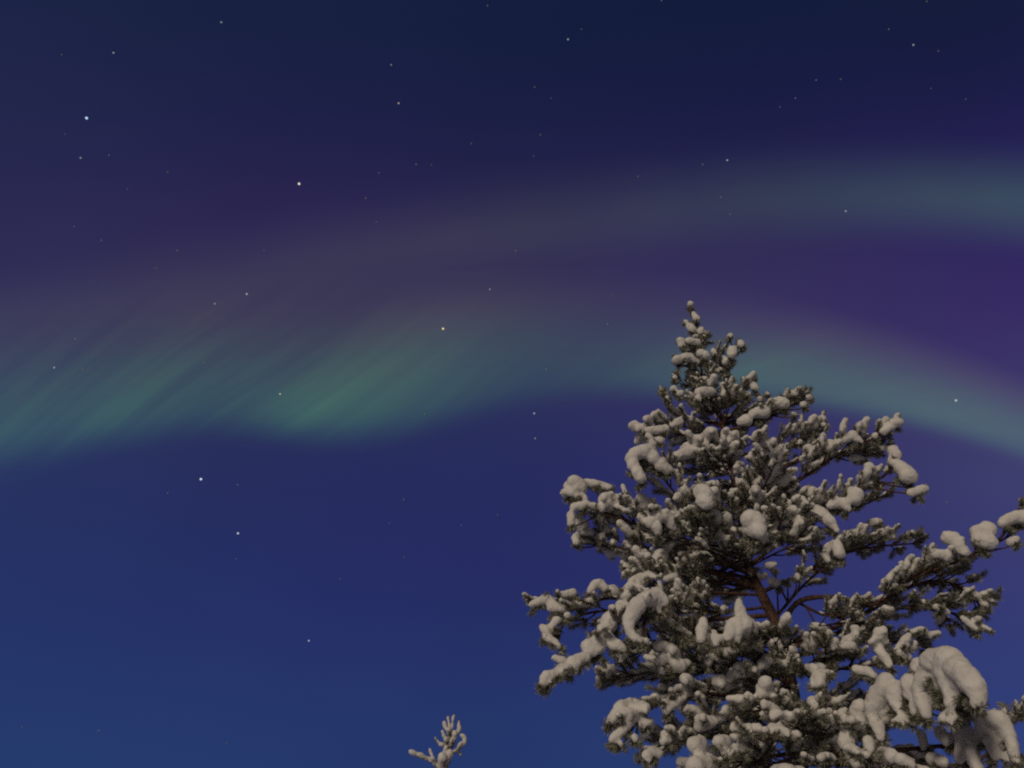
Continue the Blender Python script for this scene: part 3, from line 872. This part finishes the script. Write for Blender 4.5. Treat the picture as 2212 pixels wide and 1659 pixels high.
# ------------------------------------------------------------------ aurora: two hanging curtains of glowing air, 8-9 km away
def aurora(name, low, high, Y, build_glow, label):
    ns, ntt = 120, 28
    xs = np.linspace(-700, 2900, ns)
    lo = np.interp(xs, [p[0] for p in low], [p[1] for p in low])
    hi = np.interp(xs, [p[0] for p in high], [p[1] for p in high])
    ker = np.ones(5) / 5
    lo = np.convolve(np.pad(lo, 2, mode='edge'), ker, 'valid')
    hi = np.convolve(np.pad(hi, 2, mode='edge'), ker, 'valid')
    v, uv = [], []
    for i in range(ns):
        for j in range(ntt):
            t = j / (ntt - 1)
            s = i / (ns - 1)
            v.append(at(xs[i], lo[i] * (1 - t) + hi[i] * t, Y + 500 * math.sin(s * 11) + 200 * math.sin(s * 29)))
            uv.append((s, t))
    f = []
    for i in range(ns - 1):
        for j in range(ntt - 1):
            q = (i * ntt + j, (i + 1) * ntt + j, (i + 1) * ntt + j + 1, i * ntt + j + 1)
            f += [(q[0], q[1], q[2]), (q[0], q[2], q[3])]
    a = Acc()
    a.add(v, f)
    m = bpy.data.materials.new(name + '_glow')
    m.use_nodes = True
    m.cycles.emission_sampling = 'NONE'
    t = m.node_tree
    t.nodes.clear()
    out = N(t, 'ShaderNodeOutputMaterial')
    add = N(t, 'ShaderNodeAddShader')
    em = N(t, 'ShaderNodeEmission')
    tr = N(t, 'ShaderNodeBsdfTransparent')
    t.links.new(em.outputs[0], add.inputs[0])
    t.links.new(tr.outputs[0], add.inputs[1])
    t.links.new(add.outputs[0], out.inputs[0])
    at_ = N(t, 'ShaderNodeUVMap')
    at_.uv_map = 'UVMap'
    sp_ = N(t, 'ShaderNodeSeparateXYZ')
    t.links.new(at_.outputs[0], sp_.inputs[0])
    colour, strength = build_glow(t, sp_.outputs[0], sp_.outputs[1])
    t.links.new(colour, em.inputs[0])
    t.links.new(strength, em.inputs[1])
    o = a.build(name, m)
    lay = o.data.uv_layers.new(name='UVMap')
    idx = np.zeros(len(o.data.loops), dtype=np.int32)
    o.data.loops.foreach_get('vertex_index', idx)
    lay.data.foreach_set('uv', np.array(uv, dtype=np.float32)[idx].ravel())
    tag(o, label, 'aurora', kind='stuff')
    return o


SX_ = lambda x: (x + 700) / 3600.0


def glow_main(t, s, v):
    # rays lean to the right on the way up
    r = M(t, 'SUBTRACT', s, M(t, 'MULTIPLY', v, 0.115))
    r2 = M(t, 'SUBTRACT', s, M(t, 'MULTIPLY', v, 0.16))
    along = ramp(t, r, [(SX_(-700), 0), (SX_(-400), .5), (SX_(-60), .62), (SX_(60), .74), (SX_(160), .76), (SX_(230), .60), (SX_(285), .70), (SX_(330), .62), (SX_(375), .68), (SX_(420), .60), (SX_(465), .70), (SX_(515), .90), (SX_(600), 1.0), (SX_(700), .95), (SX_(790), .72), (SX_(900), .50), (SX_(1050), .36), (SX_(1190), .40), (SX_(1340), .66), (SX_(1470), .92), (SX_(1620), .90), (SX_(1790), .92), (SX_(1920), .95), (SX_(2110), .72), (SX_(2450), .35), (SX_(2890), 0)], 'LINEAR')
    prof = ramp(t, v, [(0, 0), (.06, .05), (.13, .36), (.20, .82), (.27, 1), (.36, 1), (.48, .84), (.60, .60), (.74, .34), (.88, .12), (1, 0)], 'B_SPLINE')
    cmb = N(t, 'ShaderNodeCombineXYZ')
    t.links.new(M(t, 'MULTIPLY', r2, 54), cmb.inputs[0])
    t.links.new(M(t, 'MULTIPLY', v, 1.2), cmb.inputs[1])
    nz = N(t, 'ShaderNodeTexNoise')
    nz.inputs['Scale'].default_value = 1.0
    nz.inputs['Detail'].default_value = 3.0
    t.links.new(cmb.outputs[0], nz.inputs['Vector'])
    amt = ramp(t, s, [(0, .44), (SX_(200), .58), (SX_(640), .52), (SX_(900), .2), (SX_(1300), .12), (1, .1)])
    rays = M(t, 'ADD', 1.0, M(t, 'MULTIPLY', M(t, 'MULTIPLY', M(t, 'SUBTRACT', nz.outputs[0], 0.5), 2.4), amt))
    st = M(t, 'MULTIPLY', M(t, 'MULTIPLY', along, prof), M(t, 'MULTIPLY', rays, 0.086))
    c = ramp(t, v, [(0, (.20, 1, .24)), (.35, (.33, 1, .25)), (.55, (.45, 1, .24)), (.8, (.9, .95, .25)), (1, (1, .9, .3))])
    c = mix(t, ramp(t, s, [(0, 0), (SX_(1300), 0), (SX_(1900), .22), (1, .22)]), c, (.62, 1.0, .42))
    return c, st


aurora('aurora',
       [(-700, 1150), (-150, 1075), (0, 1050), (110, 1030), (200, 1000), (300, 1000), (385, 965), (455, 975), (530, 962), (610, 985), (720, 995), (840, 985), (950, 960), (1100, 910), (1250, 885), (1430, 885), (1600, 890), (1750, 905), (1900, 930), (2050, 965), (2200, 1008), (2400, 1080), (2900, 1240)],
       [(-700, 640), (-100, 615), (300, 600), (700, 585), (850, 585), (1000, 580), (1300, 575), (1500, 590), (1650, 628), (1800, 662), (1950, 700), (2100, 755), (2200, 802), (2400, 900), (2900, 1080)],
       9000, glow_main, 'lower green aurora band with slanting rays, crossing the whole sky behind the pine')


def glow_upper(t, s, v):
    along = ramp(t, s, [(0, 0), (SX_(-300), .06), (SX_(300), .13), (SX_(800), .20), (SX_(1200), .22), (SX_(1500), .26), (SX_(1750), .40), (SX_(1950), .52), (SX_(2212), .72), (SX_(2600), .7), (1, 0)])
    prof = ramp(t, v, [(0, 0), (.12, .14), (.26, .55), (.40, .95), (.50, 1), (.62, .72), (.78, .3), (.90, .08), (1, 0)], 'B_SPLINE')
    nz = N(t, 'ShaderNodeTexNoise')
    cmb = N(t, 'ShaderNodeCombineXYZ')
    t.links.new(M(t, 'MULTIPLY', s, 14), cmb.inputs[0])
    t.links.new(M(t, 'MULTIPLY', v, 1.5), cmb.inputs[1])
    t.links.new(cmb.outputs[0], nz.inputs['Vector'])
    nz.inputs['Scale'].default_value = 1.0
    k = M(t, 'MULTIPLY_ADD', nz.outputs[0], 0.5, 0.75)
    st = M(t, 'MULTIPLY', M(t, 'MULTIPLY', along, prof), M(t, 'MULTIPLY', k, 0.075))
    c = ramp(t, s, [(SX_(-300), (.9, .95, .4)), (SX_(900), (.95, 1, .35)), (SX_(1350), (.7, 1, .3)), (SX_(1800), (.42, 1, .28)), (SX_(2200), (.34, 1, .24))])
    return c, st


aurora('aurora',
       [(-700, 800), (-100, 780), (300, 740), (700, 690), (1000, 640), (1300, 590), (1600, 552), (1900, 542), (2212, 556), (2500, 600), (2900, 640)],
       [(-700, 620), (-100, 560), (300, 500), (700, 420), (1000, 370), (1300, 330), (1600, 300), (1900, 290), (2212, 295), (2500, 320), (2900, 380)],
       11000, glow_upper, 'fainter aurora arc above, grey on the left and green at the right edge')

# ------------------------------------------------------------------ stars
STAR_MATS = {}


def star_mat(c, s):
    k = (c, s)
    if k not in STAR_MATS:
        m = bpy.data.materials.new('starlight')
        m.use_nodes = True
        m.cycles.emission_sampling = 'NONE'
        t = m.node_tree
        t.nodes.clear()
        e = N(t, 'ShaderNodeEmission')
        # limb darkening gives the soft edge of a seeing disc
        lw = N(t, 'ShaderNodeLayerWeight')
        lw.inputs[0].default_value = 0.5
        t.links.new(M(t, 'MULTIPLY', M(t, 'SUBTRACT', 1.0, lw.outputs['Facing']), s * 0.72), e.inputs[1])
        e.inputs[0].default_value = (*c, 1)
        o = N(t, 'ShaderNodeOutputMaterial')
        t.links.new(e.outputs[0], o.inputs[0])
        STAR_MATS[k] = m
    return STAR_MATS[k]


star_mesh = {}


def star(x, y, r, c, s, label, group):
    k = (c, s)
    if k not in star_mesh:
        a = Acc()
        a.ball(np.zeros(3), np.ones(3), 2)
        me = a.mesh('star')
        me.materials.append(star_mat(c, s))
        star_mesh[k] = me
    o = bpy.data.objects.new('star', star_mesh[k])
    col.objects.link(o)
    d = ray(x, y)
    d = d / np.linalg.norm(d)
    p = CAM + d * 30000.0
    o.location = p
    q = r * m_per_px(p)
    o.scale = (q, q, q)
    tag(o, label, 'star', group)


WH, BL, WM, OR = (0.85, 0.9, 1.0), (0.55, 0.75, 1.0), (1.0, 0.9, 0.72), (1.0, 0.72, 0.42)
G = 'bright stars'
star(187, 255, 3.2, BL, 1.5, 'bright blue-white star, the brightest in the upper left of the sky', G)
star(646, 397, 3.0, WM, 1.3, 'bright yellowish star in the purple sky above the aurora', G)
star(957, 710, 2.8, OR, 1.3, 'orange star glowing within the grey-green aurora', G)
star(434, 1035, 2.9, WH, 1.3, 'bright white star just below the green aurora at the left', G)
star(514, 1152, 2.5, WH, 1.0, 'white star below and right of the bright one under the aurora', G)
star(667, 1384, 2.1, WH, 0.75, 'white star low in the blue sky, the lowest clear one', G)
star(2065, 865, 3.0, WH, 0.7, 'soft wide star inside the bright green band at the right', G)
star(533, 635, 2.2, WH, 0.7, 'white star over the upper edge of the left aurora', G)
star(605, 851, 2.0, WM, 0.75, 'small star in the dark gap between green rays', G)
star(1154, 893, 2.2, WH, 0.6, 'white star under the aurora halfway across, upper one of a close upright pair', G)
star(1156, 947, 1.7, WH, 0.5, 'small star, lower one of the close upright pair under the aurora', G)
star(861, 223, 2.2, WM, 0.55, 'yellowish star high in the dark blue sky above the orange one', G)
star(1227, 85, 2.3, WH, 0.45, 'pale star near the top edge, above the pine to its left', G)
star(1973, 97, 2.4, WH, 0.42, 'pale star near the top right corner', G)
star(1571, 346, 2.3, WH, 0.5, 'pale star high above the top of the pine', G)
star(1827, 456, 2.3, WH, 0.45, 'pale star in the upper aurora arc at the right', G)
star(245, 114, 2.2, WH, 0.45, 'pale star in the top left, above the bright blue-white one', G)
star(478, 48, 2.2, WH, 0.42, 'pale star near the top edge at the left', G)
star(174, 341, 2.2, WH, 0.42, 'pale star just below the bright blue-white one', G)
star(117, 794, 2.2, WH, 0.5, 'pale star at the left edge of the green aurora', G)
star(1058, 625, 2.0, WH, 0.42, 'pale star right of the orange one, higher in the grey glow', G)
star(464, 656, 2.0, WH, 0.42, 'pale star left of the white one on the aurora edge', G)
star(845, 140, 2.0, WH, 0.33, 'faint star above the high yellowish one', G)
FAINT = [(1557, 426), (1577, 463), (2011, 191), (2045, 1085), (2088, 1122), (510, 1207), (513, 1047), (1018, 310), (932, 356), (899, 355), (818, 373), (813, 479), (790, 428), (1167, 291), (1190, 212), (1718, 212), (1378, 381), (275, 408), (219, 519), (362, 372), (1322, 636), (1312, 700), (917, 894), (872, 1204), (872, 1079), (1075, 1112), (996, 1135), (1180, 798), (735, 1250), (570, 541), (383, 541), (1053, 12), (47, 1570), (213, 1578), (489, 1605), (140, 290), (1114, 541), (336, 579), (2086, 214), (1920, 63), (2027, 110), (1685, 231), (162, 732), (178, 798), (133, 118), (235, 335), (1155, 188), (1256, 63), (1763, 173), (1816, 171), (1152, 337), (1429, 1), (2002, 3), (441, 784), (1518, 355), (160, 489), (841, 1130), (362, 1065)]
for i, (x, y) in enumerate(FAINT):
    star(x, y, [1.8, 2.1, 1.6][i % 3], WH, [0.19, 0.13, 0.155][i % 3], 'faint pinprick star among the dim scattered ones across the sky', 'faint stars')
